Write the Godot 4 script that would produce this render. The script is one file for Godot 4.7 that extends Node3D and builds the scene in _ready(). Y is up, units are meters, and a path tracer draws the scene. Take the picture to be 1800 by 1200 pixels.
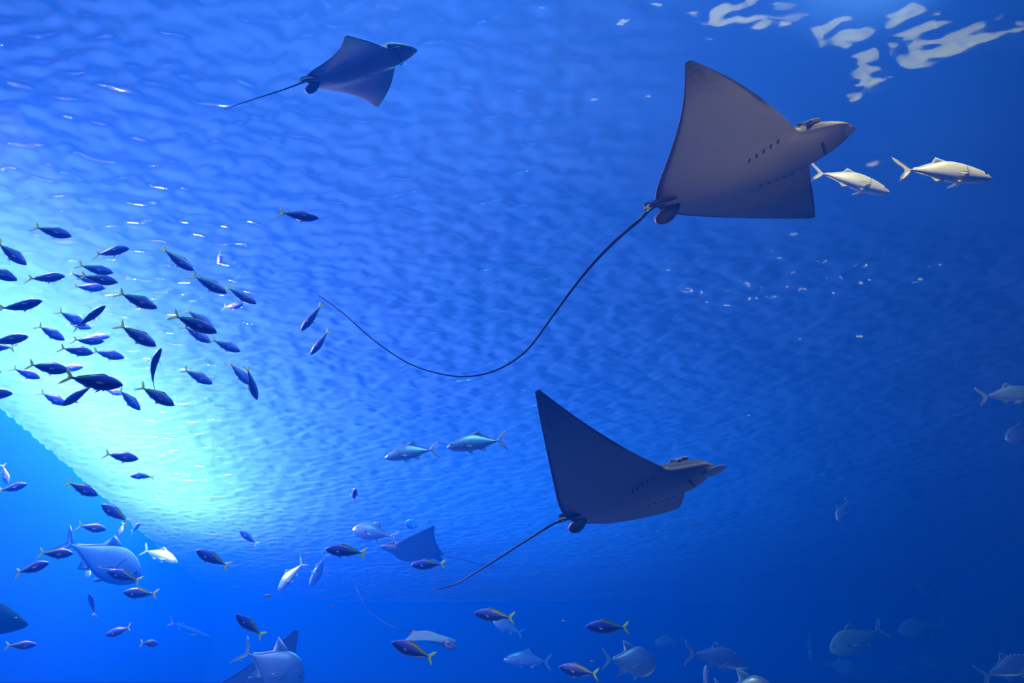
extends Node3D
# A large aquarium seen from below: a rippled water surface lit by lamps over the left side of the tank,
# eagle rays, a school of yellow-tailed fish and silver jacks in blue hazy water.

const WATER := 7.0
const FOCAL := 1286.704
const TANK_LO := Vector3(-7.0, 0.0, -18.0)
const TANK_HI := Vector3(10.0, 7.0, 4.0)
const YELLOWTAILS := [
	[127, 416, 57, 398, 0, 0, 0, 1, "topmost small fish at far left, lavender back and pale yellow tail"],
	[47, 466, -8, 424, 0, 0, 0, 1, "purple-backed fish nosing down at left frame edge below the topmost fish"],
	[31, 493, -35, 466, 0, 0, 0, 1, "dull blue fish entering at left edge, tail cut off, second from top"],
	[115, 486, 46, 490, 0, 0, 0, 1, "dark slim fish swimming level right, left of the stacked trio"],
	[228, 437, 163, 446, 10, -0.1, 0, 1, "lone dark slim fish with arched back near the top of the school"],
	[200, 480, 136, 467, 0, 0.1, 0, 1.05, "fish with shining pinkish back on top of the stacked trio"],
	[208, 497, 139, 484, 0, 0, 0, 0.95, "broad dark fish in the middle of the stacked trio"],
	[172, 496, 120, 478, 0, 0, 0, 1.2, "fish mostly hidden behind the broad middle fish of the trio"],
	[186, 507, 126, 503, 0, 0, 0, 1.15, "thin blue fish at the bottom of the stacked trio"],
	[277, 542, 205, 513, 0, 0, 0, 1, "plump blue-violet fish swimming down right, alone right of the trio"],
	[75, 529, -2, 547, 0, 0.15, 0, 1, "dark streamlined fish rising gently right from the left edge"],
	[152, 573, 100, 545, 0, 0, 0, 1.1, "fish nosing down behind the dark rising fish of the crossed pair"],
	[186, 537, 128, 579, 0, 0, 0, 0.9, "dark fish rising steeply right, front one of the crossed pair"],
	[161, 577, 117, 567, 0, 0, 0, 1.2, "small blue fish tucked under the crossed pair"],
	[51, 592, -22, 602, 0, 0, 0, 1, "pale violet fish swimming level at left edge, above a left-facing tail"],
	[114, 598, 64, 571, 0, 0, 0, 1, "small bright blue fish diving right below the crossed pair"],
	[194, 592, 150, 590, 0, 0, 0, 1.15, "short purple fish behind the pale-backed fish"],
	[184, 600, 126, 597, 0, 0, 0, 1, "slim fish with pale back and dark belly overlapping the purple one"],
	[-30, 611, 28, 611, 0, 0, 0, 1, "left-facing fish at left edge showing mainly its tail end"],
	[165, 621, 103, 611, 0, 0, 0, 1, "oval dark blue fish with small white fin, above the biggest pair"],
	[219, 629, 161, 616, 0, 0, 0, 1.05, "blue fish following the oval one nose to tail"],
	[275, 609, 206, 569, 0, 0, 0, 1, "deep-bodied fish diving right with tall yellow tail lobe"],
	[284, 611, 246, 682, 0, -0.55, 0, 1, "thin curved fish bending upward at the right side of the school"],
	[122, 652, 47, 640, 0, 0, 0, 0.9, "large black-blue fish with humped back at left of the school"],
	[147, 645, 95, 648, 0, 0, 0, 1.2, "fish head showing in front of the humped large fish"],
	[71, 665, 20, 646, 0, 0, 0, 1.05, "blue fish diving right just below the humped large fish"],
	[217, 677, 112, 664, 0, 0.1, 0, 0.9, "largest dark fish of the school with long forked dark tail"],
	[3, 654, -62, 650, 0, 0, 0, 1, "fish whose dark snout alone pokes in at the left edge"],
	[23, 692, -46, 691, 0, 0, 0, 1, "rounded dark head of a fish entering at left edge, lowest there"],
	[118, 712, 68, 688, 0, 0, 0, 1.1, "yellow-backed fish nosing down, left half of the V-shaped pair"],
	[108, 713, 170, 673, 0, 0, 0, 0.95, "fish diving to the left, right half of the V-shaped pair"],
	[247, 721, 207, 682, 0, 0, 0, 1, "bright blue fish diving steeply below the largest dark fish"],
	[216, 693, 177, 681, 0, 0, 0, 1.15, "fish squeezed under the largest dark fish, showing yellow tail"],
	[307, 713, 243, 677, 0, 0, 0, 0.95, "plump dark fish diving right at the lower right end of the school"],
	[341, 476, 283, 438, 0, 0.15, 0, 1, "fish with white-tipped yellow tail diving right, start of the slanting row"],
	[399, 516, 335, 482, 0, 0, 0, 1, "second fish of the slanting row, pink-grey back"],
	[451, 534, 396, 503, 0, 0, 0, 1, "third fish of the slanting row, yellow stripe along its back"],
	[388, 461, 384, 447, 72, 0, 0, 1, "small head-on fish with spread white fins above the slanting row"],
	[428, 535, 391, 540, 35, 0, 0, 1.1, "short fish with white back under the third of the slanting row"],
	[382, 585, 300, 552, 0, 0, 0, 0.95, "big dark fish with bright yellow tail base in the two-tailed pair"],
	[374, 576, 325, 543, 0, 0, 0, 1.15, "fish hidden behind the big one of the two-tailed pair"],
	[371, 603, 319, 571, 0, 0, 0, 1.05, "blue-violet fish just below the two-tailed pair"],
	[423, 618, 369, 596, 0, 0, 0, 1, "dark fish leading away right below the two-tailed pair"],
	[374, 675, 320, 648, 0, 0, 0, 1, "lone blue fish diving right in bright water below the pairs"],
	[441, 677, 401, 635, 0, 0, 0, 1.1, "slim fish with large yellow-green tail behind the steep diver"],
	[452, 703, 433, 642, 0, 0, 0, 0.95, "steep diver with violet side at the right end of the school"],
	[529, 582, 568, 532, 15, 0, 0, 1, "upper of two slim fish diving left, beside the long whip tail tip"],
	[546, 624, 580, 578, 15, 0, 0, 1, "lower of two slim fish diving left, below the whip tail tip"],
	[561, 384, 487, 373, 0, 0, 0, 1, "lone fish with grey back and forked yellow tail high above the school"],
	[244, 807, 182, 797, 0, 0, 0, 1, "dark lone fish against the white glow, below the school"],
	[228, 837, 272, 834, 20, 0.6, 0, 1, "small curled fish with pale flank below the lone fish in the glow"],
	[173, 871, 115, 846, 0, 0, 0, 1, "violet fish with green-white tail at the lower rim of the glow"],
	[48, 851, -5, 863, 0, 0, 0, 1, "dark green-backed fish rising right at the left edge, lower group"],
	[13, 851, 4, 814, 10, 0, 0, 1.05, "teal fish pointing straight down at the left edge"],
	[178, 886, 229, 919, 0, 0, 0, 1, "violet fish heading up left with pale spots, lower group"],
	[187, 931, 134, 922, 0, -0.1, 0, 1, "fish with white and yellow back stripe above the big faint fish"],
	[208, 943, 218, 917, 30, 0, 0, 1, "small dark fish pointing down beside the yellow tail"],
	[247, 919, 227, 936, -50, 0.2, 0, 1, "fish turning away with curved yellow back stripe"],
	[129, 973, 67, 972, 0, 0, 0, 0.95, "dark fish with light back stripe in front of the faint grey tail"],
	[87, 989, 24, 1007, 0, -0.1, 0, 1, "fish with white side fin rising right, lower left"],
	[188, 1003, 248, 1022, 0, 0, 0, 1, "upper of two fish heading left with tails touching, lower left"],
	[216, 1041, 278, 1044, 0, 0, 0, 1, "lower of two fish heading left with tails touching, pale thin tail"],
	[157, 1042, 167, 1083, 15, 0, 70, 1, "fish seen from above pointing up, side fins spread, lower left"],
	[185, 1116, 236, 1103, 0, -0.3, 0, 1, "slim curved fish with glowing white-yellow back, heading left near bottom"],
	[65, 1133, 8, 1135, -15, 0, 0, 1, "fish with large green forked tail at bottom left corner"],
	[279, 1131, 246, 1130, -48, 0, 0, 1, "fish swimming away with wide forked tail and yellow back, bottom left"],
	[414, 1079, 464, 1119, 0, 0, 0, 0.9, "rounded black-brown fish with yellow tail, bottom left of centre"],
	[421, 932, 453, 958, 0, 0, 0, 1, "small dark fish heading up left at the right rim of the glow"],
	[344, 967, 404, 996, 0, 0, 0, 1, "violet fish heading up left under the rim of the glow"],
	[571, 965, 645, 971, 0, 0.1, 0, 1, "violet fish with bright yellow tail left of the distant ray"],
	[722, 993, 784, 990, 0, 0.1, 0, 1, "violet-pink fish with yellow tail just below the distant ray"],
	[833, 1077, 906, 1085, 0, 0.1, 0, 1, "blue-violet fish with white back stripe, bottom centre"],
	[1029, 1101, 1108, 1102, 0, 0.1, 0, 1, "violet fish with yellow-green tail, right of bottom centre"],
	[688, 1128, 765, 1156, 0, 0.15, 0, 0.95, "vivid violet fish with long yellow tail lobes beside the edge-on ray"],
	[982, 1172, 1054, 1185, 0, 0.1, 0, 1, "violet fish with bright yellow back, lowest at bottom centre"],
	[624, 860, 622, 878, 70, 0, 0, 1, "tiny dark head-on fish between the glow and the silver pair"],
]
const SILVERS := [
	["J", 1565, 336, 1425, 300, 0, 0, 0, 1.05, "W", "cream-yellow jack partly behind the wing of the biggest ray"],
	["J", 1743, 310, 1574, 297, 0, 0, 0, 1, "W", "cream-white jack with forked tail, rightmost in the upper right"],
	["J", 1835, 690, 1718, 697, 10, 0, 0, 1, "W", "pale jack cut by the right frame edge, middle height"],
	["P", 1766, 771, 1850, 748, 0, 0, 0, 1.3, "S", "faint blue fish at the right edge under the pale jack"],
	["J", 676, 802, 772, 788, 0, 0, 0, 1, "S", "silver jack heading left with dark forked tail, left of the silver pair"],
	["J", 785, 783, 893, 775, 0, -0.1, 0, 1, "S", "silver jack heading left, right of the silver pair"],
	["P", 620, 928, 700, 945, 0, 0, 0, 1.2, "S", "rounded silver fish heading left, above the distant ray's head"],
	["P", 712, 919, 740, 926, 50, 0, 0, 1.5, "S", "tiny blurred pale fish above the distant ray's wing"],
	["J", 487, 1038, 536, 985, 20, 0, 0, 1.1, "S", "pale fish diving left at the lower rim of the glow"],
	["J", 546, 1033, 573, 970, 20, 0.1, 0, 1.1, "S", "slim silver fish diving left under a violet fish's head"],
	["P", 249, 1016, 103, 947, 0, 0, 0, 2.1, "F", "big faint blue-grey fish at lower left behind small fish"],
	["P", 158, 1012, 150, 1004, 65, 0, 0, 1.4, "S", "faint head-on fish below the big faint fish"],
	["J", 314, 987, 249, 965, 0, 0, 0, 1.2, "S", "long pale fish just under the rim of the glow"],
	["Q", 534, 1200, 420, 1140, 0, 0, 0, 1.69, "S", "large silver-blue fish cut by the bottom edge before a dark wing"],
	["Q", 1154, 1167, 1058, 1157, 0, 0, 0, 1.17, "S", "deep round silver-blue fish with trailing dorsal filament, bottom"],
	["J", 1318, 1167, 1203, 1146, 0, 0, 0, 1.17, "R", "blue fish with a row of white spots along its back, bottom right"],
	["J", 1241, 1166, 1248, 1250, 20, 0, 0, 1.3, "S", "teal fish pointing up, cut by the bottom edge"],
	["Q", 1368, 1222, 1256, 1214, 0, 0, 0, 1.1, "S", "bright silver back of a fish at the bottom edge, right of the teal one"],
	["P", 1458, 1143, 1556, 1102, 0, 0, 0, 1.43, "D", "greenish deep fish heading left in the dark lower right"],
	["P", 1579, 1109, 1664, 1096, 0, 0, 0, 1.76, "D", "dim olive fish heading left right of the greenish deep fish"],
	["P", 1517, 1181, 1442, 1165, 0, 0, 0, 1.56, "D", "faint blue fish under the greenish deep fish, only its back lit"],
	["J", 1430, 1166, 1422, 1098, 25, 0, 0, 1.56, "D", "faint narrow fish pointing down left of the greenish deep fish"],
	["J", 1603, 1179, 1566, 1171, 20, 0, 0, 1.43, "D", "small fish with pale forked tail at the bottom right"],
	["P", 1664, 1168, 1596, 1160, 0, 0, 0, 1.82, "D", "very faint fish right of the small forked-tail fish"],
	["J", 1832, 1158, 1720, 1191, 0, 0, 0, 1.3, "R", "blue fish with pale spots leaving the frame at bottom right"],
	["P", 1473, 916, 1492, 877, 30, 0, 0, 1.4, "S", "small blurred fish alone in the dark blue right of the middle ray"],
	["P", 1651, 1047, 1592, 1024, 0, 0, 0, 1.5, "D", "ghostly fish in the dark at the right, above the olive fish"],
	["P", 1150, 1129, 1202, 1126, 0, 0, 0, 2.08, "D", "ghostly round fish behind the spotted fish's tail"],
	["P", 867, 1090, 920, 1114, 0, 0, 0, 1.82, "S", "pale blue fish behind the white-striped violet fish"],
	["J", 884, 1156, 970, 1164, 0, 0, 0, 1.95, "S", "very faint long fish near bottom centre"],
	["B", 371, 1121, 294, 1091, 0, 0, 0, 1.4, "K", "dark slender fish silhouette below the glow, bottom left"],
	["G", 50, 1098, -190, 1070, 0, 0, 0, 0.8, "K", "dark green head of a large fish at left edge near bottom"],
]
var eye: Transform3D
var mats := {}
var meshes := {}
var used := {}
var grain: FastNoiseLite


func lin(r: float, g: float, b: float, a := 1.0) -> Color:
	var c := Color(r, g, b).linear_to_srgb()
	c.a = a
	return c


func numbered(called: String) -> String:
	var n: int = used.get(called, 0)
	used[called] = n + 1
	return called if n == 0 else "%s_%03d" % [called, n]


func _ready() -> void:
	# ---- camera
	var cam := Camera3D.new()
	cam.name = "camera"
	cam.fov = 50.0
	cam.position = Vector3(0, 2, 0)
	cam.rotation_degrees = Vector3(35, 0, 0)
	cam.near = 0.05
	cam.far = 100.0
	add_child(cam)
	cam.current = true
	eye = cam.transform
	# ---- sky (none: the tank stands in a closed dark hall) and exposure
	var around := WorldEnvironment.new()
	around.name = "environment"
	var env := Environment.new()
	env.background_mode = Environment.BG_COLOR
	env.background_color = Color.BLACK
	env.tonemap_mode = Environment.TONE_MAPPER_LINEAR
	env.tonemap_exposure = 4.85
	env.volumetric_fog_enabled = true
	env.volumetric_fog_density = 0.0
	env.sdfgi_enabled = true
	env.ssao_enabled = true
	env.ssil_enabled = true
	around.environment = env
	add_child(around)
	# ---- lamps over the water, plus one added low behind the camera
	for q in [[-6.4, 50.0, "nearest strip lamp over the water along the left wall"], [-9.1, 104.0, "middle strip lamp over the water along the left wall"], [-11.8, 106.0, "farthest strip lamp over the water along the left wall"]]:
		pool_lamp("strip_lamp", Vector3(-5.9, 8.45, q[0]), Vector3(-5.4, 7.0, q[0]), Vector2(1.0, 2.5), lin(0.80, 0.66, 0.72), q[1], 0.03, q[2])
	pool_lamp("ceiling_lamp", Vector3(-0.9, 10.6, -2.3), Vector3(-1.2, 0, -4.0), Vector2(2.4, 2.4), lin(0.34, 0.85, 1.0), 15.5, 0.3, "large white ceiling lamp over the middle of the tank")
	pool_lamp("ceiling_lamp", Vector3(-0.2, 11.5, -12.5), Vector3(-0.2, 0, -12.5), Vector2(3.0, 3.0), lin(0.04, 0.8, 1.0), 45.0, 0.01, "large added blue-white ceiling lamp brightening the haze at the back of the tank")  # added lamp, put in to brighten the haze towards the back
	spot_lamp("spotlight", Vector3(3.2, 9.4, -0.8), Vector3(2.2, 5.2, -2.9), 20.0, lin(1.0, 0.88, 0.5), 36.0, "warm spotlight over the front right of the tank")
	spot_lamp("spotlight", Vector3(1.7, 2.1, 1.0), Vector3(0.95, 4.85, -1.95), 11.0, lin(1.0, 0.87, 0.62), 3.4, "small added warm spotlight, unseen behind the camera, brightening the largest ray")  # added lamp out of view, lifts the near wing of the largest ray
	build_setting()
	build_water()
	build_rays()
	build_school()
	build_silvers()
	build_flakes()


# ------------------------------------------------------------------ helpers
func at(px: float, py: float, depth: float) -> Vector3:
	return eye * (Vector3((px - 900.0) / FOCAL, (600.0 - py) / FOCAL, -1.0) * depth)


func plain(key: String, color: Color, rough := 0.6, metal := 0.0) -> StandardMaterial3D:
	if not mats.has(key):
		var m := StandardMaterial3D.new()
		m.resource_name = key
		m.albedo_color = color
		m.roughness = rough
		m.metallic = metal
		if rough > 0.85: m.metallic_specular = 0.0
		mats[key] = m
	return mats[key]


func painted(key: String, rough := 0.5, metal := 0.0) -> StandardMaterial3D:
	var m := plain(key, Color.WHITE, rough, metal)
	m.vertex_color_use_as_albedo = true
	return m


func tag(o: Node3D, label: String, category: String, group := "", kind := "") -> void:
	if label: o.set_meta("label", label)
	if category: o.set_meta("category", category)
	if group: o.set_meta("group", group)
	if kind: o.set_meta("kind", kind)


func part(called: String, m: Mesh, mat: Material, parent: Node3D) -> MeshInstance3D:
	var o := MeshInstance3D.new()
	o.name = called
	o.mesh = m
	o.material_override = mat
	o.cast_shadow = GeometryInstance3D.SHADOW_CASTING_SETTING_ON
	parent.add_child(o, true)
	return o


func slab(called: String, lo: Vector3, hi: Vector3, mat: Material) -> void:
	var bm := BoxMesh.new()
	bm.size = hi - lo
	var o := part(called, bm, mat, self)
	o.position = (lo + hi) / 2.0
	o.set_meta("kind", "structure")


func grid_mesh(rows: Array, colors: Array, closed: bool) -> ArrayMesh:
	# rows: PackedVector3Array each of the same length; neighbours joined by quads, smooth normals
	var st := SurfaceTool.new()
	st.begin(Mesh.PRIMITIVE_TRIANGLES)
	var n: int = rows[0].size()
	for r in rows.size():
		for c in n:
			if colors: st.set_color(colors[r][c])
			st.add_vertex(rows[r][c])
	for r in rows.size() - 1:
		for c in (n if closed else n - 1):
			var a := r * n + c
			var b := r * n + (c + 1) % n
			st.add_index(a); st.add_index(b); st.add_index(a + n)
			st.add_index(b); st.add_index(b + n); st.add_index(a + n)
	st.generate_normals()
	return st.commit()


func tube(pts: PackedVector3Array, radii: PackedFloat32Array, sides := 8) -> ArrayMesh:
	var rows := []
	var side := Vector3.ZERO
	for i in pts.size():
		var d := (pts[mini(i + 1, pts.size() - 1)] - pts[maxi(i - 1, 0)]).normalized()
		if side == Vector3.ZERO:
			side = d.cross(Vector3.UP if absf(d.y) < 0.9 else Vector3.RIGHT).normalized()
		side = (side - d * side.dot(d)).normalized()
		var up := side.cross(d)
		var ring := PackedVector3Array()
		for k in sides:
			var t := TAU * k / sides
			ring.append(pts[i] + (side * cos(t) + up * sin(t)) * radii[i])
		rows.append(ring)
	var tip := PackedVector3Array(); var root := PackedVector3Array()
	for k in sides:
		tip.append(pts[pts.size() - 1]); root.append(pts[0])
	rows.append(tip)
	rows.insert(0, root)
	return grid_mesh(rows, [], true)


func smooth_path(pts: Array, steps: int) -> PackedVector3Array:
	var out := PackedVector3Array()
	for i in pts.size() - 1:
		var p0: Vector3 = pts[maxi(i - 1, 0)]
		var p1: Vector3 = pts[i]
		var p2: Vector3 = pts[i + 1]
		var p3: Vector3 = pts[mini(i + 2, pts.size() - 1)]
		for k in steps:
			out.append(p1.cubic_interpolate(p2, p0, p3, float(k) / steps))
	out.append(pts[pts.size() - 1])
	return out


func fin(outline: PackedVector2Array, thick: float, place: Callable, color: Callable) -> ArrayMesh:
	# a fin: a flat outline, thicker in its middle than at its rim, both sides closed
	var st := SurfaceTool.new()
	st.begin(Mesh.PRIMITIVE_TRIANGLES)
	var mid := Vector2.ZERO
	for p in outline: mid += p
	mid /= outline.size()
	var tris := Geometry2D.triangulate_polygon(outline)
	var inner := PackedVector2Array()
	for p in outline: inner.append(p.lerp(mid, 0.12))
	for s in [1.0, -1.0]:
		for i in range(0, tris.size(), 3):
			var q := [tris[i], tris[i + 1], tris[i + 2]]
			if s < 0: q.reverse()
			for k in q:
				st.set_color(color.call(outline[k]))
				st.add_vertex(place.call(Vector3(inner[k].x, inner[k].y, s * thick * 0.5)))
		for i in outline.size():
			var j := (i + 1) % outline.size()
			var a := [Vector3(outline[i].x, outline[i].y, 0), Vector3(outline[j].x, outline[j].y, 0), Vector3(inner[i].x, inner[i].y, s * thick * 0.5), Vector3(inner[j].x, inner[j].y, s * thick * 0.5)]
			var o := [0, 2, 1, 1, 2, 3]
			if s < 0: o = [0, 1, 2, 1, 3, 2]
			for k in o:
				st.set_color(color.call(Vector2(a[k].x, a[k].y)))
				st.add_vertex(place.call(a[k]))
	st.generate_normals()
	return st.commit()


func ball(r: Vector3, seg := 10) -> ArrayMesh:
	var rows := []
	for i in seg + 1:
		var t := PI * i / seg
		var ring := PackedVector3Array()
		for k in seg:
			var u := TAU * k / seg
			ring.append(Vector3(r.x * cos(t), r.y * sin(t) * cos(u), r.z * sin(t) * sin(u)))
		rows.append(ring)
	return grid_mesh(rows, [], true)


func curve(table: Array, s: float) -> float:
	# table of [s, value], smooth between
	for i in table.size() - 1:
		if s <= table[i + 1][0]:
			var t: float = clampf((s - table[i][0]) / (table[i + 1][0] - table[i][0]), 0.0, 1.0)
			var before: float = table[maxi(i - 1, 0)][1]
			var after: float = table[mini(i + 2, table.size() - 1)][1]
			return cubic_interpolate(table[i][1], table[i + 1][1], before, after, t)
	return table[table.size() - 1][1]


# ------------------------------------------------------------------ lamps
func pool_lamp(called: String, pos: Vector3, look: Vector3, size: Vector2, color: Color, energy: float, glow: float, label: String) -> void:
	var root := Node3D.new()
	root.name = numbered(called)
	add_child(root)
	root.look_at_from_position(pos, look, Vector3(0.01, 0.02, 1.0))
	tag(root, label, "lamp", "lamps over the tank")
	var hb := BoxMesh.new()
	hb.size = Vector3(size.x, size.y, 0.2)
	part("housing", hb, plain("lamp_housing", lin(0.01, 0.01, 0.01), 0.9), root).position = Vector3(0, 0, 0.2)
	var gm := StandardMaterial3D.new()
	gm.resource_name = "lamp_glow"
	gm.albedo_color = lin(0.003, 0.003, 0.003)
	gm.metallic_specular = 0.0
	gm.emission_enabled = true
	gm.emission = color
	gm.emission_energy_multiplier = glow
	var pb := BoxMesh.new()
	pb.size = Vector3(size.x, size.y, 0.04)
	part("lamp_panel", pb, gm, root).position = Vector3(0, 0, 0.085)
	var l := AreaLight3D.new()
	l.name = "lamp_light"
	l.area_size = size
	l.area_normalize_energy = true
	l.light_color = color
	l.light_energy = energy
	l.area_range = 60.0
	l.area_attenuation = 2.0
	l.shadow_enabled = true
	root.add_child(l)


func spot_lamp(called: String, pos: Vector3, look: Vector3, angle: float, color: Color, energy: float, label: String) -> void:
	var root := Node3D.new()
	root.name = numbered(called)
	add_child(root)
	root.look_at_from_position(pos, look, Vector3(0.01, 0.02, 1.0))
	tag(root, label, "lamp", "spotlights")
	var can := CylinderMesh.new()
	can.top_radius = 0.12; can.bottom_radius = 0.15; can.height = 0.3; can.radial_segments = 24
	var o := part("housing", can, plain("lamp_housing", lin(0.01, 0.01, 0.01), 0.9), root)
	o.rotation_degrees.x = -90
	o.position.z = 0.2
	var gm := StandardMaterial3D.new()
	gm.resource_name = "spot_glow"
	gm.albedo_color = lin(0.3, 0.28, 0.24)
	gm.emission_enabled = true
	gm.emission = color
	gm.emission_energy_multiplier = 1.5
	var lens := CylinderMesh.new()
	lens.top_radius = 0.13; lens.bottom_radius = 0.13; lens.height = 0.02; lens.radial_segments = 24
	var g := part("lamp_lens", lens, gm, root)
	g.rotation_degrees.x = -90
	g.position.z = 0.035
	var l := SpotLight3D.new()
	l.name = "lamp_light"
	l.spot_angle = angle
	l.spot_angle_attenuation = 1.0
	l.spot_range = 40.0
	l.spot_attenuation = 2.0
	l.light_size = 0.1
	l.light_color = color
	l.light_energy = energy
	l.shadow_enabled = true
	root.add_child(l)
	l.position.z = -0.12


# ------------------------------------------------------------------ setting
func build_setting() -> void:
	var wm := plain("tank_wall", lin(0.006, 0.08, 0.34), 0.9)
	var dk := plain("hall_wall", lin(0.02, 0.02, 0.025), 0.95)
	var y := 7.02
	slab("wall_left", Vector3(-7.3, 0, -18.3), Vector3(-7, y, 4.3), wm)
	slab("wall_right", Vector3(10, 0, -18.3), Vector3(10.3, y, 4.3), wm)
	slab("wall_back", Vector3(-7, 0, -18.3), Vector3(10, y, -18), wm)
	slab("wall_front", Vector3(-7, 0, 4), Vector3(10, y, 4.3), wm)
	slab("floor", Vector3(-7.3, -0.3, -18.3), Vector3(10.3, 0, 4.3), plain("tank_floor", lin(0.16, 0.24, 0.34), 0.95))
	slab("wall_hall_left", Vector3(-9.3, 6, -20.3), Vector3(-9, 14, 6.3), dk)
	slab("wall_hall_right", Vector3(12, 6, -20.3), Vector3(12.3, 14, 6.3), dk)
	slab("wall_hall_back", Vector3(-9, 6, -20.3), Vector3(12, 14, -20), dk)
	slab("wall_hall_front", Vector3(-9, 6, 6), Vector3(12, 14, 6.3), dk)
	slab("ceiling", Vector3(-9.3, 14, -20.3), Vector3(12.3, 14.3, 6.3), dk)
	slab("floor_hall_left", Vector3(-9, 6, -20), Vector3(-7.3, 6.2, 6), dk)
	slab("floor_hall_right", Vector3(10.3, 6, -20), Vector3(12, 6.2, 6), dk)
	slab("floor_hall_back", Vector3(-7.3, 6, -20), Vector3(10.3, 6.2, -18.3), dk)
	slab("floor_hall_front", Vector3(-7.3, 6, 4.3), Vector3(10.3, 6.2, 6), dk)
	# unseen floodlights added on the floor so the ripples mirror cream patches upper right
	var lamps := [[Vector3(4.0, 0.0, -6.8), "left one of three added unseen floodlights on the tank floor"], [Vector3(6.2, 0.0, -8.2), "middle one of three added unseen floodlights on the tank floor"], [Vector3(7.6, 0.0, -7.1), "right one of three added unseen floodlights on the tank floor"]]
	for q in lamps:
		var p: Vector3 = q[0]
		var root := Node3D.new()
		root.name = numbered("added_floodlight")
		add_child(root)
		root.position = p
		tag(root, q[1], "lamp", "added floodlights on the tank floor")
		var cm := CylinderMesh.new()
		cm.top_radius = 0.62; cm.bottom_radius = 0.5; cm.height = 0.3; cm.radial_segments = 28
		part("housing", cm, plain("lamp_housing", lin(0.01, 0.01, 0.01), 0.9), root).position.y = 0.15
		var gm := plain("added_floodlight_glow", lin(0.8, 0.75, 0.6))
		gm.emission_enabled = true
		gm.emission = lin(0.90, 0.88, 0.14)
		gm.emission_energy_multiplier = 1.7
		var lm := CylinderMesh.new()
		lm.top_radius = 0.54; lm.bottom_radius = 0.54; lm.height = 0.04; lm.radial_segments = 28
		part("lamp_lens", lm, gm, root).position.y = 0.32
		var l := AreaLight3D.new()
		l.name = "lamp_light"
		l.area_size = Vector2(0.6, 0.6)
		l.area_normalize_energy = true
		l.light_color = lin(0.90, 0.88, 0.14)
		l.light_energy = 0.06
		l.area_range = 60.0
		l.area_attenuation = 2.0
		l.shadow_enabled = true
		root.add_child(l)
		l.position.y = 0.36
		l.rotation_degrees = Vector3(90, 0, 0)


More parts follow.
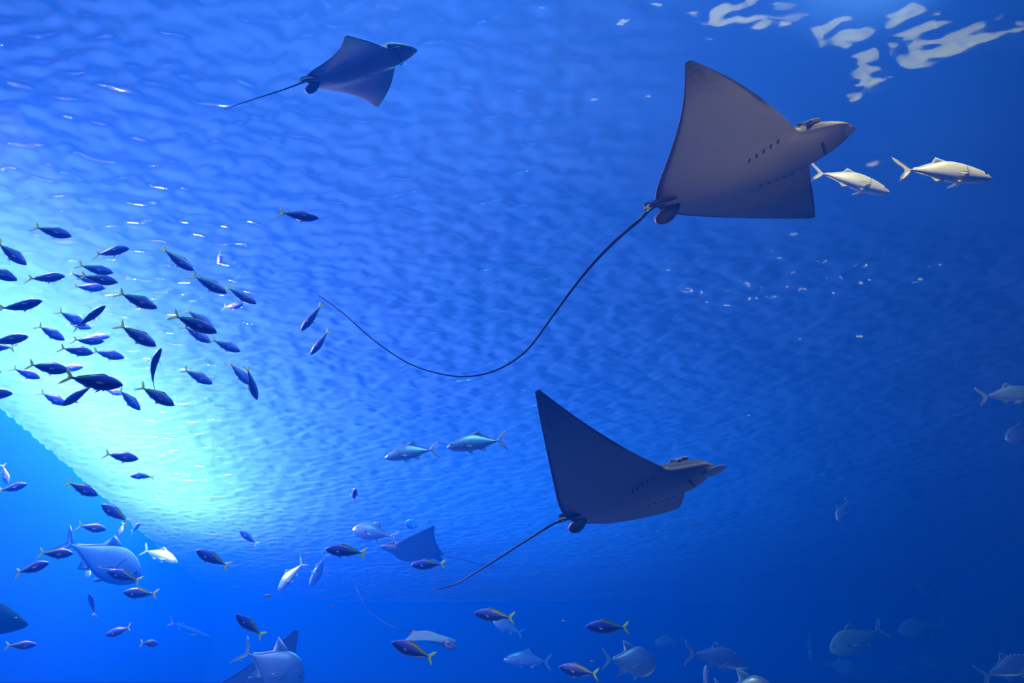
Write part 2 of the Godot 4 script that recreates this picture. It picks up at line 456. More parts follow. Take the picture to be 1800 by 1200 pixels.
func build_water() -> void:
	var fog := FogVolume.new()
	fog.name = "water_haze"
	var lo := TANK_LO + Vector3.ONE * 0.01
	var hi := Vector3(TANK_HI.x - 0.01, WATER, TANK_HI.z - 0.01)
	fog.size = hi - lo
	fog.position = (hi + lo) / 2.0
	var fm := FogMaterial.new()
	fm.resource_name = "blue_water"
	fm.density = 0.13
	fm.albedo = lin(0.0, 0.12, 0.95)
	fog.material = fm
	tag(fog, "clear deep blue water with haze filling the whole tank", "water", "", "stuff")
	add_child(fog)
	# the surface seen from below, as real waves
	var n1 := FastNoiseLite.new()
	n1.seed = 3
	n1.frequency = 1.0
	n1.fractal_type = FastNoiseLite.FRACTAL_NONE
	n1.noise_type = FastNoiseLite.TYPE_SIMPLEX_SMOOTH
	var s := 0.03
	var x0 := TANK_LO.x + 0.002
	var z0 := TANK_LO.z + 0.002
	var nx := int((TANK_HI.x - TANK_LO.x) / s) + 1
	var nz := int((TANK_HI.z - TANK_LO.z) / s) + 1
	var vs := PackedVector3Array(); vs.resize(nx * nz)
	var ns := PackedVector3Array(); ns.resize(nx * nz)
	var hs := PackedFloat32Array(); hs.resize(nx * nz)
	for j in nz:
		for i in nx:
			var x := minf(x0 + i * s, TANK_HI.x - 0.002)
			var z := minf(z0 + j * s, TANK_HI.z - 0.002)
			var calm := 1.0 - 0.88 * smoothstep(0.2, 1.6, x) * smoothstep(-6.0, -4.6, z)
			# waves drawn out along one heading, in three sizes
			var h := 0.021 * n1.get_noise_2d(x * 2.2 + z * 1.3, z * 5.2 - x * 1.4)
			h += 0.011 * n1.get_noise_2d(40 + x * 4.6 + z * 2.6, z * 9.6 - x * 2.4)
			h *= calm * (1.0 + 0.2 * smoothstep(1.5, -3.0, x)) * (1.0 - 0.45 * smoothstep(1.5, 4.5, x))
			h += 0.030 * n1.get_noise_2d(90 + x * 0.5, z * 0.9)
			hs[j * nx + i] = h
			vs[j * nx + i] = Vector3(x, WATER + h, z)
	for j in nz:
		for i in nx:
			var a: float = hs[j * nx + mini(i + 1, nx - 1)] - hs[j * nx + maxi(i - 1, 0)]
			var b: float = hs[mini(j + 1, nz - 1) * nx + i] - hs[maxi(j - 1, 0) * nx + i]
			ns[j * nx + i] = Vector3(-a / (2.0 * s), 1.0, -b / (2.0 * s)).normalized()
	var idx := PackedInt32Array()
	idx.resize((nx - 1) * (nz - 1) * 6)
	var w := 0
	for j in nz - 1:
		for i in nx - 1:
			var k := j * nx + i
			idx[w] = k; idx[w + 1] = k + 1; idx[w + 2] = k + nx
			idx[w + 3] = k + 1; idx[w + 4] = k + nx + 1; idx[w + 5] = k + nx
			w += 6
	var arr := []
	arr.resize(Mesh.ARRAY_MAX)
	arr[Mesh.ARRAY_VERTEX] = vs
	arr[Mesh.ARRAY_NORMAL] = ns
	arr[Mesh.ARRAY_INDEX] = idx
	var am := ArrayMesh.new()
	am.add_surface_from_arrays(Mesh.PRIMITIVE_TRIANGLES, arr)
	var m := StandardMaterial3D.new()
	m.resource_name = "water_surface"
	m.transparency = BaseMaterial3D.TRANSPARENCY_ALPHA
	m.albedo_color = lin(0.8, 0.9, 1.0, 0.55)
	var white := Image.create(4, 4, false, Image.FORMAT_RGB8)
	white.fill(Color.WHITE)
	m.albedo_texture = ImageTexture.create_from_image(white)
	m.roughness = 0.06
	m.metallic = 0.55
	m.metallic_specular = 1.0
	m.backlight_enabled = true
	m.backlight = lin(0.068, 0.215, 0.7)
	m.cull_mode = BaseMaterial3D.CULL_DISABLED
	var o := part("water_surface", am, m, self)
	tag(o, "rippled blue water surface seen from below", "water", "", "stuff")


# ------------------------------------------------------------------ rays
func ray_edges(p: Dictionary, a: float) -> Vector2:
	var ah: float = p.ah
	var ac := 0.2
	var u := clampf((a - ah) / (1.0 - ah), 0.0, 1.0)
	var xl: float
	if a < ah:
		xl = 0.5 - (0.5 - p.xh) * pow(a / ah, 2.4)
	else:
		xl = p.xh + (p.xt - p.xh) * u + p.b * sin(PI * u)
	var v := clampf((a - ac) / (1.0 - ac), 0.0, 1.0)
	var xr: float
	if a < ac:
		xr = -0.5 + (p.xc + 0.5) * pow(a / ac, 1.5)
	else:
		xr = p.xc + (p.xt - 0.03 - p.xc) * v + p.k * sin(PI * v)
	return Vector2(xl, minf(xr, xl - 0.005))


func ray_flex(p: Dictionary, side: float) -> Array:
	# running place of the wing's middle line: [a, y, z, angle]
	var key := "r" if side > 0 else "l"
	var out := []
	var y := 0.0
	var z := 0.0
	var before := 0.0
	for i in 53:
		var a := 0.2 * i / 16.0 if i <= 16 else 0.2 + 0.8 * (i - 16) / 36.0
		var phi: float = p["p0" + key] * clampf(a / 0.15, 0.0, 1.0) + p["p1" + key] * a
		y += sin(phi) * p.S * (a - before)
		z += cos(phi) * p.S * (a - before)
		before = a
		out.append([a, y, z, phi])
	return out


func ray_point(p: Dictionary, flex: Array, side: float, c: float, top: bool) -> Vector3:
	var key := "r" if side > 0 else "l"
	var a: float = flex[0]
	var e := ray_edges(p, a)
	var sweep: float = p["sw" + key] * pow(a, 1.5)
	var x0 := lerpf(e.x, e.y, c)
	var y: float = flex[1] + p["tw" + key] * pow(a, 1.5) * (x0 - p.xt)
	var z0: float = a * p.S
	var prof := pow(maxf(4.0 * c * (1.0 - c), 0.0), 0.36 if c < 0.5 and a < 0.16 else 0.55)
	var wing := 0.030 * pow(1.0 - a, 1.1) + 0.003
	var body := exp(-pow(z0 / 0.13, 2.0)) * smoothstep(-0.5, -0.22, x0) * smoothstep(0.52, 0.28, x0)
	var head := smoothstep(0.18, 0.3, x0) * smoothstep(0.54, 0.4, x0) * exp(-pow(z0 / 0.1, 4.0))
	var t: float
	if top:
		t = prof * (wing + 0.070 * body + 0.030 * head)
	else:
		t = -prof * (0.8 * wing + 0.040 * body + 0.024 * head)
	var phi: float = flex[3]
	return Vector3(x0 + sweep, y + t * cos(phi), (flex[2] - t * sin(phi)) * side)


func ray_color(a: float, c: float, x: float, top: bool, pale: bool) -> Color:
	if top:
		var d := 0.9 + 0.25 * grain.get_noise_2d(a * 260.0, c * 260.0)
		return (Color(0.13, 0.17, 0.20) if pale else Color(0.040, 0.050, 0.060)) * d  # pale: back lightened to stand in for edges lit from above
	var n := grain.get_noise_2d(a * 420.0 + 50.0, x * 420.0)
	var col := Color(0.29, 0.286, 0.277) * (0.96 + 0.10 * n)
	# dusky skin of the margins and wing tips, grained
	var rim := smoothstep(0.93, 0.975, c + 0.012 * n)
	rim = maxf(rim, smoothstep(0.06, 0.015, c + 0.01 * n) * smoothstep(0.35, 0.5, a))
	var tip := smoothstep(0.62, 1.0, a + 0.16 * n) * 0.75
	return col.lerp(Color(0.05, 0.055, 0.06), clampf(maxf(rim * 0.9, tip), 0.0, 1.0))


func make_ray(p: Dictionary) -> Node3D:
	var rot: Array = p.R
	var basis := Basis(Vector3(rot[0][0], rot[1][0], rot[2][0]), Vector3(rot[0][1], rot[1][1], rot[2][1]), Vector3(rot[0][2], rot[1][2], rot[2][2]))
	var root := Node3D.new()
	root.name = numbered("eagle_ray")
	add_child(root)
	root.transform = Transform3D(eye.basis * basis * Basis.from_scale(Vector3.ONE * p.L), at(p.cx, p.cy, p.D))
	tag(root, p.label, "ray", "rays gliding in the tank")
	var flexes := {1.0: ray_flex(p, 1.0), -1.0: ray_flex(p, -1.0)}
	var rows := []
	var colors := []
	var nc := 26
	for i in range(-52, 53):
		var side := 1.0 if i >= 0 else -1.0
		var f: Array = flexes[side][absi(i)]
		var ring := PackedVector3Array()
		var tint := PackedColorArray()
		for k in nc + 1:
			var c := 0.5 - 0.5 * cos(PI * k / nc)
			var q := ray_point(p, f, side, c, true)
			ring.append(q)
			tint.append(ray_color(f[0], c, q.x, true, p.pale))
		for k in nc + 1:
			var c := 0.5 + 0.5 * cos(PI * k / nc)
			var q := ray_point(p, f, side, c, false)
			ring.append(q)
			tint.append(ray_color(f[0], c, q.x, false, p.pale))
		rows.append(ring)
		colors.append(tint)
	part("body", grid_mesh(rows, colors, true), painted("ray_skin", 0.55), root)
	var dark := plain("dark_slit", lin(0.09, 0.09, 0.092), 0.7)
	var skin := plain("ray_fin_skin", lin(0.09, 0.095, 0.1), 0.6)
	for side in [1.0, -1.0]:
		for g in 5:
			var a: float = (0.118 - 0.007 * g) / p.S
			var f := ray_flex_at(flexes[side], a)
			var e := ray_edges(p, a)
			var c: float = (e.x - (0.17 - 0.038 * g)) / (e.x - e.y)
			var o := part("gill_slit", shared("gill_slit", func(): return ball(Vector3(0.006, 0.005, 0.017), 8)), dark, root)
			o.position = ray_point(p, f, side, c, false)
			o.rotation.y = 0.5 * side
			o.rotation.x = f[3] * -side
		var spots := []
		for q in [[0.335, 0.078], [0.29, 0.082]]:
			var ea := ray_edges(p, q[1] / p.S)
			spots.append(ray_point(p, ray_flex_at(flexes[side], q[1] / p.S), side, (ea.x - q[0]) / (ea.x - ea.y), true))
		var socket := part("eye", shared("ray_eye", func(): return ball(Vector3(0.02, 0.014, 0.014), 10)), plain("ray_eye", lin(0.16, 0.16, 0.15), 0.3), root)
		socket.position = spots[0] + Vector3(0, -0.012, 0.010 * side)
		var pupil := part("pupil", shared("ray_pupil", func(): return ball(Vector3(0.011, 0.009, 0.006), 8)), dark, socket)
		pupil.position = Vector3(0.002, -0.002, 0.0105 * side)
		var brow := part("brow", shared("ray_brow", func(): return ball(Vector3(0.06, 0.014, 0.022), 12)), plain("ray_back", lin(0.30, 0.30, 0.29), 0.6), root)
		brow.position = spots[0] + Vector3(-0.01, 0.0, -0.004 * side)
		var breath := part("spiracle", shared("spiracle", func(): return ball(Vector3(0.014, 0.008, 0.01), 8)), dark, root)
		breath.position = spots[1] + Vector3(0, -0.006, 0.008 * side)
		var lobe := PackedVector2Array([Vector2(-0.36, 0.012), Vector2(-0.39, 0.05), Vector2(-0.43, 0.078), Vector2(-0.475, 0.09), Vector2(-0.515, 0.084), Vector2(-0.535, 0.066), Vector2(-0.53, 0.044), Vector2(-0.50, 0.026), Vector2(-0.44, 0.012)])
		part("pelvic_fin", fin(lobe, 0.018, func(v: Vector3): return Vector3(v.x, v.z - 0.012 - 0.6 * (v.y - 0.012), v.y * side), func(_v): return Color.WHITE), skin, root)
	var mouth := part("mouth", shared("ray_mouth", func(): return ball(Vector3(0.008, 0.006, 0.045), 10)), dark, root)
	mouth.position = ray_point(p, flexes[1.0][0], 1.0, 0.15, false) + Vector3(0, -0.001, 0)
	var snout := part("snout_lobe", shared("snout_lobe", func(): return ball(Vector3(0.07, 0.009, 0.034), 14)), plain("ray_snout", lin(0.40, 0.39, 0.37), 0.6), root)
	snout.position = Vector3(0.442, -0.014, 0)
	snout.rotation.z = p.get("lobe", 0.0)
	snout.position += Vector3(p.get("lobe_out", 0.0), -0.4 * p.get("lobe_out", 0.0), 0)
	var sail := PackedVector2Array([Vector2(-0.46, 0.0), Vector2(-0.53, 0.05), Vector2(-0.56, 0.045), Vector2(-0.57, 0.0)])
	part("dorsal_fin", fin(sail, 0.012, func(v: Vector3): return v, func(_v): return Color.WHITE), skin, root)
	# whip tail through the water, from its root to its tip
	var pts := [Vector3(-0.46, 0.004, 0), Vector3(-0.52, 0.002, 0)]
	var inv := root.transform.affine_inverse()
	var n: int = p.tail.size()
	for i in n:
		pts.append(inv * at(p.tail[i][0], p.tail[i][1], lerpf(p.D, p.tail_D, (i + 1.0) / n)))
	var path := smooth_path(pts, 8)
	var radii := PackedFloat32Array()
	for i in path.size():
		var t := float(i) / (path.size() - 1)
		radii.append(lerpf(0.0135, p.get("tail_end", 0.0032), pow(t, 0.45)) if i > 0 else 0.018)
	part("tail", tube(path, radii), plain("ray_tail", lin(0.035, 0.04, 0.045), 0.5), root)
	return root


func ray_flex_at(flexes: Array, a: float) -> Array:
	for i in flexes.size() - 1:
		if a <= flexes[i + 1][0]:
			var t: float = (a - flexes[i][0]) / (flexes[i + 1][0] - flexes[i][0])
			var out := []
			for k in 4: out.append(lerpf(flexes[i][k], flexes[i + 1][k], t))
			return out
	return flexes[flexes.size() - 1]


func shared(key: String, make: Callable) -> Mesh:
	if not meshes.has(key):
		meshes[key] = make.call()
	return meshes[key]


func build_rays() -> void:
	grain = FastNoiseLite.new()
	grain.seed = 11
	grain.frequency = 0.06
	make_ray({S = 0.8153, xt = 0.0216, xh = 0.2697, b = 0.015, k = 0.0433, xc = -0.409, ah = 0.13, p0r = 0.0793, p1r = -0.4208, twr = -0.0404, swr = -0.0855, p0l = 0.1049, p1l = 0.3995, twl = -0.1315, swl = 0.2264,
		L = 0.95, D = 3.5278, cx = 1316.6, cy = 296.3, R = [[0.87607, -0.02552, -0.4815], [0.31483, 0.78662, 0.53114], [0.36521, -0.61691, 0.69717]], pale = false,
		tail = [[1120, 390], [1085, 420], [1040, 466], [1000, 516], [960, 571], [925, 616], [880, 647], [830, 661], [780, 658], [720, 639], [660, 600], [600, 548], [557, 517]], tail_D = 4.6,
		label = "largest eagle ray with pale belly and very long whip tail, upper right"})
	make_ray({S = 0.8883, xt = -0.1436, xh = 0.2683, b = -0.0041, k = 0.0163, xc = -0.4519, ah = 0.13, p0r = 0.0547, p1r = 0.7381, twr = 0.118, swr = 0.0, p0l = 0.1016, p1l = 0.599, twl = -0.1619, swl = 0.0,
		L = 0.95, D = 4.1577, cx = 1119.5, cy = 867.1, R = [[0.80004, -0.00306, -0.59995], [0.40948, 0.73364, 0.5423], [0.43849, -0.67953, 0.58819]], pale = false, lobe = 0.12, lobe_out = 0.055,
		tail = [[970, 922], [920, 953], [870, 985], [830, 1010], [800, 1027], [762, 1037]], tail_D = 4.4,
		label = "eagle ray with one tall raised wing and open snout, right of centre"})
	make_ray({S = 0.6498, xt = -0.0183, xh = 0.2924, b = 0.0236, k = 0.0748, xc = -0.4123, ah = 0.13, p0r = -0.707, p1r = 0.0868, twr = 0.1085, swr = 0.0763, p0l = 0.2326, p1l = 0.2354, twl = -0.2289, swl = -0.0079,
		L = 0.8, D = 5.0811, cx = 633.7, cy = 115.2, R = [[0.96313, -0.20187, -0.17783], [0.26628, 0.80952, 0.52323], [0.03834, -0.55129, 0.83343]], pale = false,
		tail = [[500, 157], [460, 170], [420, 183], [395, 193]], tail_D = 5.2,
		label = "blue kite-shaped ray with blunt snout near the top, left of centre"})
	make_ray({S = 0.6623, xt = -0.0898, xh = 0.3034, b = 0.0369, k = 0.0389, xc = -0.4326, ah = 0.13, p0r = 0.3822, p1r = 0.3624, twr = -0.0967, swr = 0.0175, p0l = -0.3458, p1l = 0.329, twl = -0.031, swl = -0.0796,
		L = 0.9, D = 10.663, cx = 723.5, cy = 967.4, R = [[-0.93769, -0.14808, -0.31434], [0.21541, 0.46208, -0.86028], [0.27264, -0.87439, -0.40139]], pale = false,
		tail = [[800, 980], [840, 990], [880, 998], [897, 1001]], tail_D = 11.0,
		label = "small distant ray heading left with one raised wing, low centre"})
	make_ray({S = 0.8883, xt = -0.1436, xh = 0.2683, b = -0.0041, k = 0.0163, xc = -0.4519, ah = 0.13, p0l = 0.0547, p1l = 0.7381, twl = 0.118, swl = 0.0, p0r = 0.1016, p1r = 0.599, twr = -0.1619, swr = 0.0,
		L = 1.9, D = 9.0, cx = 370.0, cy = 1262.0, R = [[-0.80004, 0.00306, -0.59995], [0.40948, 0.73364, -0.5423], [0.43849, -0.67953, -0.58819]], pale = false,
		tail = [[520, 1330], [620, 1380], [700, 1400]], tail_D = 9.4,
		label = "dark wing of a large ray rising from the bottom edge"})
	make_ray({S = 0.75, xt = -0.05, xh = 0.28, b = 0.02, k = 0.05, xc = -0.42, ah = 0.13, p0r = 0.25, p1r = -0.7, twr = 0.0, swr = 0.0, p0l = 0.25, p1l = -0.5, twl = 0.0, swl = 0.0,
		L = 0.72, D = 9.2, cx = 765.0, cy = 1124.0, R = [[0.80, 0.26, -0.54], [-0.06, 0.93, 0.36], [0.60, -0.26, 0.76]], pale = true,
		tail = [[700, 1105], [670, 1090], [645, 1070], [632, 1045], [624, 1030]], tail_D = 10.0,
		label = "pale ray seen edge-on with thin upcurved tail, bottom centre"})


# ------------------------------------------------------------------ fish
const SHAPES := {
	"Y": {up = [[0.0, 0.000], [0.04, 0.035], [0.12, 0.079], [0.25, 0.123], [0.4, 0.141], [0.55, 0.128], [0.75, 0.075], [0.9, 0.031], [1.0, 0.021]],
		low = [[0.0, 0.000], [0.04, 0.033], [0.12, 0.077], [0.25, 0.123], [0.4, 0.143], [0.55, 0.128], [0.75, 0.073], [0.9, 0.031], [1.0, 0.021]],
		wide = [[0.0, 0.0], [0.04, 0.025], [0.12, 0.048], [0.25, 0.066], [0.4, 0.070], [0.6, 0.056], [0.8, 0.028], [0.92, 0.013], [1.0, 0.009]], fork = 0.165, notch = -0.405, nose_y = 0.0},
	"J": {up = [[0.0, 0.000], [0.03, 0.030], [0.1, 0.078], [0.25, 0.132], [0.42, 0.163], [0.55, 0.159], [0.75, 0.090], [0.92, 0.020], [1.0, 0.013]],
		low = [[0.0, 0.000], [0.03, 0.028], [0.1, 0.069], [0.25, 0.106], [0.42, 0.124], [0.55, 0.120], [0.75, 0.069], [0.92, 0.018], [1.0, 0.013]],
		wide = [[0.0, 0.0], [0.04, 0.024], [0.12, 0.046], [0.28, 0.062], [0.45, 0.062], [0.65, 0.044], [0.85, 0.018], [1.0, 0.009]], fork = 0.19, notch = -0.40, nose_y = -0.03},
	"P": {up = [[0.0, 0.0], [0.02, 0.045], [0.08, 0.110], [0.2, 0.175], [0.36, 0.205], [0.52, 0.180], [0.72, 0.095], [0.9, 0.024], [1.0, 0.014]],
		low = [[0.0, 0.0], [0.02, 0.040], [0.08, 0.090], [0.2, 0.150], [0.36, 0.185], [0.52, 0.165], [0.72, 0.085], [0.9, 0.022], [1.0, 0.014]],
		wide = [[0.0, 0.0], [0.04, 0.026], [0.12, 0.048], [0.28, 0.064], [0.45, 0.062], [0.65, 0.042], [0.85, 0.017], [1.0, 0.009]], fork = 0.18, notch = -0.40, nose_y = -0.02},
	"Q": {up = [[0.0, 0.0], [0.02, 0.060], [0.08, 0.160], [0.2, 0.245], [0.36, 0.275], [0.52, 0.240], [0.72, 0.120], [0.9, 0.026], [1.0, 0.015]],
		low = [[0.0, 0.0], [0.02, 0.055], [0.08, 0.130], [0.2, 0.215], [0.36, 0.260], [0.52, 0.230], [0.72, 0.110], [0.9, 0.024], [1.0, 0.015]],
		wide = [[0.0, 0.0], [0.04, 0.028], [0.12, 0.052], [0.28, 0.070], [0.45, 0.068], [0.65, 0.046], [0.85, 0.018], [1.0, 0.009]], fork = 0.20, notch = -0.40, nose_y = -0.02},
	"B": {up = [[0.0, 0.0], [0.05, 0.022], [0.2, 0.045], [0.45, 0.060], [0.7, 0.050], [0.92, 0.024], [1.0, 0.020]],
		low = [[0.0, 0.0], [0.05, 0.022], [0.2, 0.045], [0.45, 0.060], [0.7, 0.050], [0.92, 0.024], [1.0, 0.020]],
		wide = [[0.0, 0.0], [0.05, 0.020], [0.2, 0.040], [0.45, 0.050], [0.7, 0.038], [0.92, 0.014], [1.0, 0.010]], fork = 0.12, notch = -0.42, nose_y = 0.0},
	"G": {up = [[0.0, 0.0], [0.03, 0.025], [0.12, 0.068], [0.3, 0.130], [0.5, 0.145], [0.75, 0.095], [0.92, 0.05], [1.0, 0.045]],
		low = [[0.0, 0.0], [0.03, 0.025], [0.12, 0.058], [0.3, 0.105], [0.5, 0.115], [0.75, 0.075], [0.92, 0.045], [1.0, 0.04]],
		wide = [[0.0, 0.0], [0.04, 0.035], [0.14, 0.068], [0.32, 0.09], [0.5, 0.085], [0.75, 0.045], [1.0, 0.012]], fork = 0.11, notch = -0.47, nose_y = 0.0},
}
const BODY_END := -0.36


func fish_bend(v: Vector3, bend: float) -> Vector3:
	var d := 0.3 - v.x
	return Vector3(v.x, v.y, v.z + bend * d * d) if d > 0.0 else v


func fish_tint(kind: String, coat: String, x: float, v: float) -> Color:
	var n := grain.get_noise_2d(x * 300.0, v * 60.0)
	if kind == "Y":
		var blue := Color(0.022, 0.060, 0.36).lerp(Color(0.20, 0.19, 0.78), smoothstep(-0.30, 0.05, v + 0.1 * n))  # blue is its own; lighter violet upper half paints in light from above
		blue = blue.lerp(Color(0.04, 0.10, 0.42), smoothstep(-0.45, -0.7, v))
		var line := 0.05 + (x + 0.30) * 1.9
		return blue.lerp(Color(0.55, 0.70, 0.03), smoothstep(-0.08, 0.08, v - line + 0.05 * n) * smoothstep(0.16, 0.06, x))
	var back := {"W": Color(0.86, 0.86, 0.74), "S": Color(0.34, 0.56, 0.62), "R": Color(0.22, 0.42, 0.62), "D": Color(0.08, 0.25, 0.24), "K": Color(0.012, 0.05, 0.055), "F": Color(0.14, 0.42, 0.60)}  # coat F takes the blue of the haze, with a lit back painted in
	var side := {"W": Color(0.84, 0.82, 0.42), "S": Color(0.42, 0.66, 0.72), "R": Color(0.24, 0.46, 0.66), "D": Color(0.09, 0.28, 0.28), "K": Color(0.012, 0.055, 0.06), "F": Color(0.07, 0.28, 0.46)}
	var c: Color = side[coat].lerp(back[coat], smoothstep(0.35, 0.6, v + 0.08 * n))
	if coat == "W":
		c = c.lerp(Color(0.88, 0.86, 0.72), smoothstep(-0.1, -0.3, v + 0.1 * n))
	return c * (0.95 + 0.08 * n)


func fish_mesh(kind: String, bend: float, coat: String, what: String) -> Mesh:
	var key := "%s %.2f %s %s" % [kind, bend, coat, what]
	return shared(key, func(): return build_fish_mesh(kind, bend, coat, what))


func fin_tint(kind: String, coat: String, what: String) -> Color:
	if kind == "Y":
		if what == "tail_fin": return Color(0.82, 0.92, 0.10)
		if what == "dorsal_fin": return Color(0.34, 0.40, 0.10)
		return Color(0.55, 0.58, 0.62)
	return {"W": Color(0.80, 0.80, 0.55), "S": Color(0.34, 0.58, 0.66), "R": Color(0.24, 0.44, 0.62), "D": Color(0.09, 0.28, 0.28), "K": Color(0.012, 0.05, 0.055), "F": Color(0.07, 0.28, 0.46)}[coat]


func build_fish_mesh(kind: String, bend: float, coat: String, what: String) -> Mesh:
	var s: Dictionary = SHAPES[kind]
	var top_at := func(x: float): return curve(s.up, (0.5 - x) / (0.5 - BODY_END)) + s.nose_y * smoothstep(0.1, 0.5, x)
	var low_at := func(x: float): return -curve(s.low, (0.5 - x) / (0.5 - BODY_END)) + s.nose_y * smoothstep(0.1, 0.5, x)
	var wide_at := func(x: float): return curve(s.wide, (0.5 - x) / (0.5 - BODY_END))
	var tint := fin_tint(kind, coat, what) if coat else Color.WHITE
	var bent := func(v: Vector3): return fish_bend(v, bend)
	if what == "body":
		var rows := []
		var colors := []
		for i in 27:
			var u := i / 26.0
			u = u * u * 0.4 + u * 0.6
			var x := lerpf(0.5, BODY_END, u)
			var up := curve(s.up, u)
			var low := curve(s.low, u)
			var wide := curve(s.wide, u)
			var drop: float = s.nose_y * smoothstep(0.1, 0.5, x)
			var ring := PackedVector3Array()
			var tints := PackedColorArray()
			for k in 16:
				var t := TAU * k / 16.0
				var sy := sin(t)
				var cz := signf(cos(t)) * pow(absf(cos(t)), 0.85)
				ring.append(fish_bend(Vector3(x, (up if sy > 0 else low) * sy + drop, wide * cz), bend))
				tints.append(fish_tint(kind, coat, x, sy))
			rows.append(ring)
			colors.append(tints)
		return grid_mesh(rows, colors, true)
	if what == "tail_fin":
		var f: float = s.fork
		var n: float = s.notch
		var o := PackedVector2Array([Vector2(-0.335, 0.017), Vector2(-0.385, 0.45 * f), Vector2(-0.44, 0.76 * f), Vector2(-0.50, f), Vector2(-0.485, 0.74 * f), Vector2(-0.455, 0.45 * f), Vector2(lerpf(n, -0.44, 0.3), 0.2 * f), Vector2(n, 0.0)])
		for i in range(6, -1, -1):
			o.append(Vector2(o[i].x, -o[i].y))
		return fin(o, 0.012, bent, func(_v): return tint)
	if what == "dorsal_fin" or what == "anal_fin":
		var sgn := 1.0 if what == "dorsal_fin" else -1.0
		var spans := {"Y": [0.20, -0.27, 0.034, 0.02], "J": [0.10, -0.30, 0.075, 0.016], "P": [0.12, -0.29, 0.10, 0.018], "Q": [0.10, -0.28, 0.13, 0.018], "B": [-0.12, -0.26, 0.06, 0.02], "G": [0.2, -0.3, 0.06, 0.05]}
		var q: Array = spans[kind]
		var x1: float = q[0] if sgn > 0 else minf(q[0], -0.02)
		var x2: float = q[1]
		var o := PackedVector2Array()
		for i in 8:
			var x := lerpf(x1, x2, i / 7.0)
			o.append(Vector2(x, (top_at if sgn > 0 else low_at).call(x) - 0.008 * sgn))
		for i in range(7, -1, -1):
			var u := i / 7.0
			var x := lerpf(x1, x2, u)
			var high: float = lerpf(q[2], q[3], smoothstep(0.1, 0.45, u)) * smoothstep(-0.05, 0.12, u) * (1.0 if sgn > 0 else 0.8)
			var lean: float = high * (0.9 if kind != "Q" else 1.3)
			o.append(Vector2(x - lean, (top_at if sgn > 0 else low_at).call(x) + sgn * high))
		return fin(o, 0.009, bent, func(_v): return tint)
	if what.begins_with("pectoral_fin"):
		var side := 1.0 if what.ends_with("right") else -1.0
		var long := 0.14 if kind == "Y" else 0.19
		var o := PackedVector2Array([Vector2(0, 0.012), Vector2(-0.35 * long, 0.024), Vector2(-0.75 * long, 0.02), Vector2(-long, 0.0), Vector2(-0.7 * long, -0.014), Vector2(-0.3 * long, -0.016), Vector2(0, -0.012)])
		var w: float = wide_at.call(0.22)
		var b := Basis(Vector3(0, 1, 0), (0.75 if kind == "Y" else 0.3) * side) * Basis(Vector3(0, 0, 1), 0.45)
		return fin(o, 0.008, func(v: Vector3): return fish_bend(b * v + Vector3(0.22, -0.035, w * 0.93 * side), bend), func(_v): return tint)
	if what.begins_with("pelvic_fin"):
		var side := 1.0 if what.ends_with("right") else -1.0
		var y: float = low_at.call(0.16)
		var o := PackedVector2Array([Vector2(0.02, 0.012), Vector2(-0.03, -0.03), Vector2(-0.075, -0.055), Vector2(-0.06, -0.01), Vector2(-0.03, 0.014)])
		var b := Basis(Vector3(1, 0, 0), -0.4 * side)
		return fin(o, 0.008, func(v: Vector3): return fish_bend(b * v + Vector3(0.16, y + 0.006, 0.018 * side), bend), func(_v): return tint)
	if what.begins_with("gill_cover"):
		# the raised hind rim of the gill cover, bent round the cheek
		var side := 1.0 if what.ends_with("right") else -1.0
		var line := PackedVector3Array()
		var radii := PackedFloat32Array()
		for i in 9:
			var t := -1.0 + i / 4.0
			var x := 0.255 - 0.035 * (1.0 - t * t)
			var y: float = lerpf(low_at.call(x), top_at.call(x), 0.5 + 0.30 * t)
			var c := sqrt(maxf(1.0 - 0.36 * t * t, 0.0))
			line.append(fish_bend(Vector3(x, y, wide_at.call(x) * c * side), bend))
			radii.append(0.0045 * (1.0 - 0.7 * absf(t)))
		return tube(line, radii, 6)
	# eye
	var side := 1.0 if what.ends_with("right") else -1.0
	var ex := 0.415
	var e := ball(Vector3(0.017, 0.017, 0.008), 8)
	var st := SurfaceTool.new()
	st.append_from(e, 0, Transform3D(Basis(), Vector3(ex, lerpf(low_at.call(ex), top_at.call(ex), 0.62), wide_at.call(ex) * 0.93 * side)))
	return st.commit()


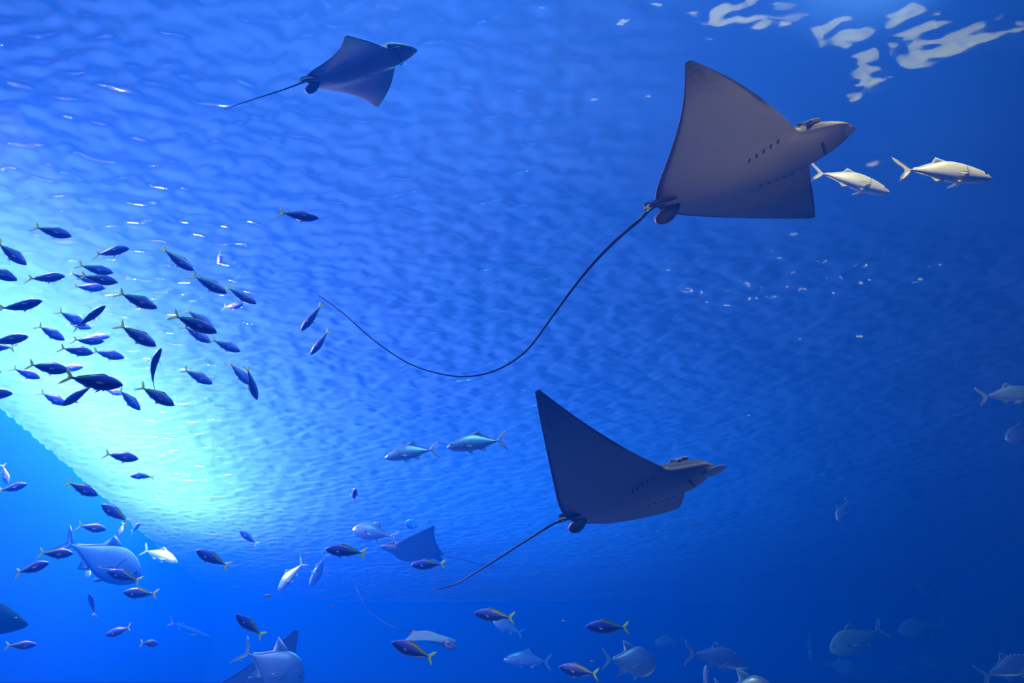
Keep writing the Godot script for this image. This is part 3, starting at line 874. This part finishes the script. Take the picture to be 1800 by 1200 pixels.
func make_fish(called: String, kind: String, coat: String, size: float, row: Array) -> Node3D:
	# row: nose x, y, tail x, y (in the photograph), turn towards the eye, bend, roll, depth factor, label
	var nose := Vector2(row[0], row[1])
	var tail := Vector2(row[2], row[3])
	var turn := deg_to_rad(row[4])
	var depth: float = FOCAL * size * cos(turn) / nose.distance_to(tail) * row[7]
	# keep it inside the tank: clear of the back and side walls and under the surface
	for q in [nose, tail]:
		for k in 40:
			var w := at(q.x, q.y, depth)
			if w.z > -17.3 and w.x < 9.5 and w.x > -6.6: break
			depth *= 0.97
	var high := maxf(at(nose.x, nose.y, depth).y, at(tail.x, tail.y, depth).y)
	if high > WATER - 0.25:
		depth *= (WATER - 0.25 - eye.origin.y) / (high - eye.origin.y)
	var long: float = nose.distance_to(tail) * depth / FOCAL / cos(turn)
	var a := at(nose.x, nose.y, depth - 0.5 * long * sin(turn))
	var b := at(tail.x, tail.y, depth + 0.5 * long * sin(turn))
	var fwd := (a - b).normalized()
	var ref := Vector3.UP
	if absf(fwd.y) > 0.9: ref = (eye.basis * Vector3(signf(fwd.y) * -0.6, 0.5, -0.6)).normalized()
	var up := (ref - fwd * fwd.dot(ref)).normalized().rotated(fwd, deg_to_rad(row[6]))
	var root := Node3D.new()
	root.name = numbered(called)
	add_child(root)
	root.transform = Transform3D(Basis(fwd, up, fwd.cross(up)) * Basis.from_scale(Vector3.ONE * a.distance_to(b)), (a + b) / 2.0)
	var bend: float = row[5]
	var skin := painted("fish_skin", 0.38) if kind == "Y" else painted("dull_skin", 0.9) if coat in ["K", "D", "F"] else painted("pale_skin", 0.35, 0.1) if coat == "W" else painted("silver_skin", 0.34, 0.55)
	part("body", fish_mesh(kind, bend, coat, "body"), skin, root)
	var fm := painted("fin_skin", 0.5)
	fm.backlight_enabled = true
	fm.backlight = Color(0.9, 0.9, 0.9)
	var o := part("tail_fin", fish_mesh(kind, bend, coat, "tail_fin"), fm, root)
	if kind == "Y": o.set_meta("label", "forked yellow tail fin")
	for f in ["dorsal_fin", "anal_fin"]:
		part(f, fish_mesh(kind, bend, coat, f), fm, root)
	for side in ["right", "left"]:
		part("pectoral_fin", fish_mesh(kind, bend, coat, "pectoral_fin " + side), fm, root)
		part("pelvic_fin", fish_mesh(kind, bend, coat, "pelvic_fin " + side), fm, root)
		if kind in ["J", "P", "Q"]:
			part("gill_cover", fish_mesh(kind, bend, "", "gill_cover " + side), plain("gill_rim", lin(0.16, 0.18, 0.17), 0.5), root)
		part("eye", fish_mesh(kind, bend, coat, "eye " + side), plain("fish_eye", lin(0.015, 0.015, 0.018), 0.25), root)
	tag(root, row[8], "fish")
	return root


func build_school() -> void:
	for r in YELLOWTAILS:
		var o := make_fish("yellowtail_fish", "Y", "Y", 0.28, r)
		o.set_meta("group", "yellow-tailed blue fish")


func build_silvers() -> void:
	for r in SILVERS:
		var kind: String = r[0]
		var coat: String = r[9]
		var row: Array = r.slice(1, 9) + [r[10]]
		var called: String = {"J": "silver_jack", "P": "silver_fish", "Q": "pompano", "B": "slender_fish", "G": "grouper"}[kind]
		var size: float = {"J": 0.55, "P": 0.5, "Q": 0.45, "B": 0.6, "G": 1.6}[kind]
		var o := make_fish(called, kind, coat, size, row)
		if kind in ["J", "P", "Q"]: o.set_meta("group", "silver fish around the tank")
		if coat == "R":
			for i in 7:
				var x := 0.28 - 0.055 * i
				var spot := part("back_spot", shared("back_spot", func(): return ball(Vector3(0.013, 0.009, 0.012), 8)), plain("white_spot", lin(0.85, 0.88, 0.9), 0.5), o)
				spot.position = Vector3(x, curve(SHAPES[kind].up, (0.5 - x) / (0.5 - BODY_END)) + SHAPES[kind].nose_y * smoothstep(0.1, 0.5, x) - 0.002, 0.006)


func build_flakes() -> void:
	var rows := [[472, 1047, 13, "white drifting flake under the diving pale fish"], [993, 1091, 10, "white drifting flake left of the violet fish right of bottom centre"], [583, 1066, 7, "tiny pale flake between the glow and the edge-on ray"], [1041, 1162, 8, "tiny flake just above the lowest violet fish's tail"], [951, 1159, 6, "tiny bright flake near bottom centre"], [425, 1162, 6, "tiny pale flake below the rounded black-brown fish"], [1316, 731, 6, "tiny pale flake right of the middle ray's raised wing"]]
	for r in rows:
		var d := 4.0
		var w: float = r[2] * d / FOCAL / 2.0
		var m := ball(Vector3(w, w * 0.38, w * 0.7), 8)
		var o := part(numbered("drifting_flake"), m, plain("flake", lin(0.85, 0.88, 0.85), 0.7), self)
		o.position = at(r[0], r[1], d)
		tag(o, r[3], "flake", "flakes drifting in the water")
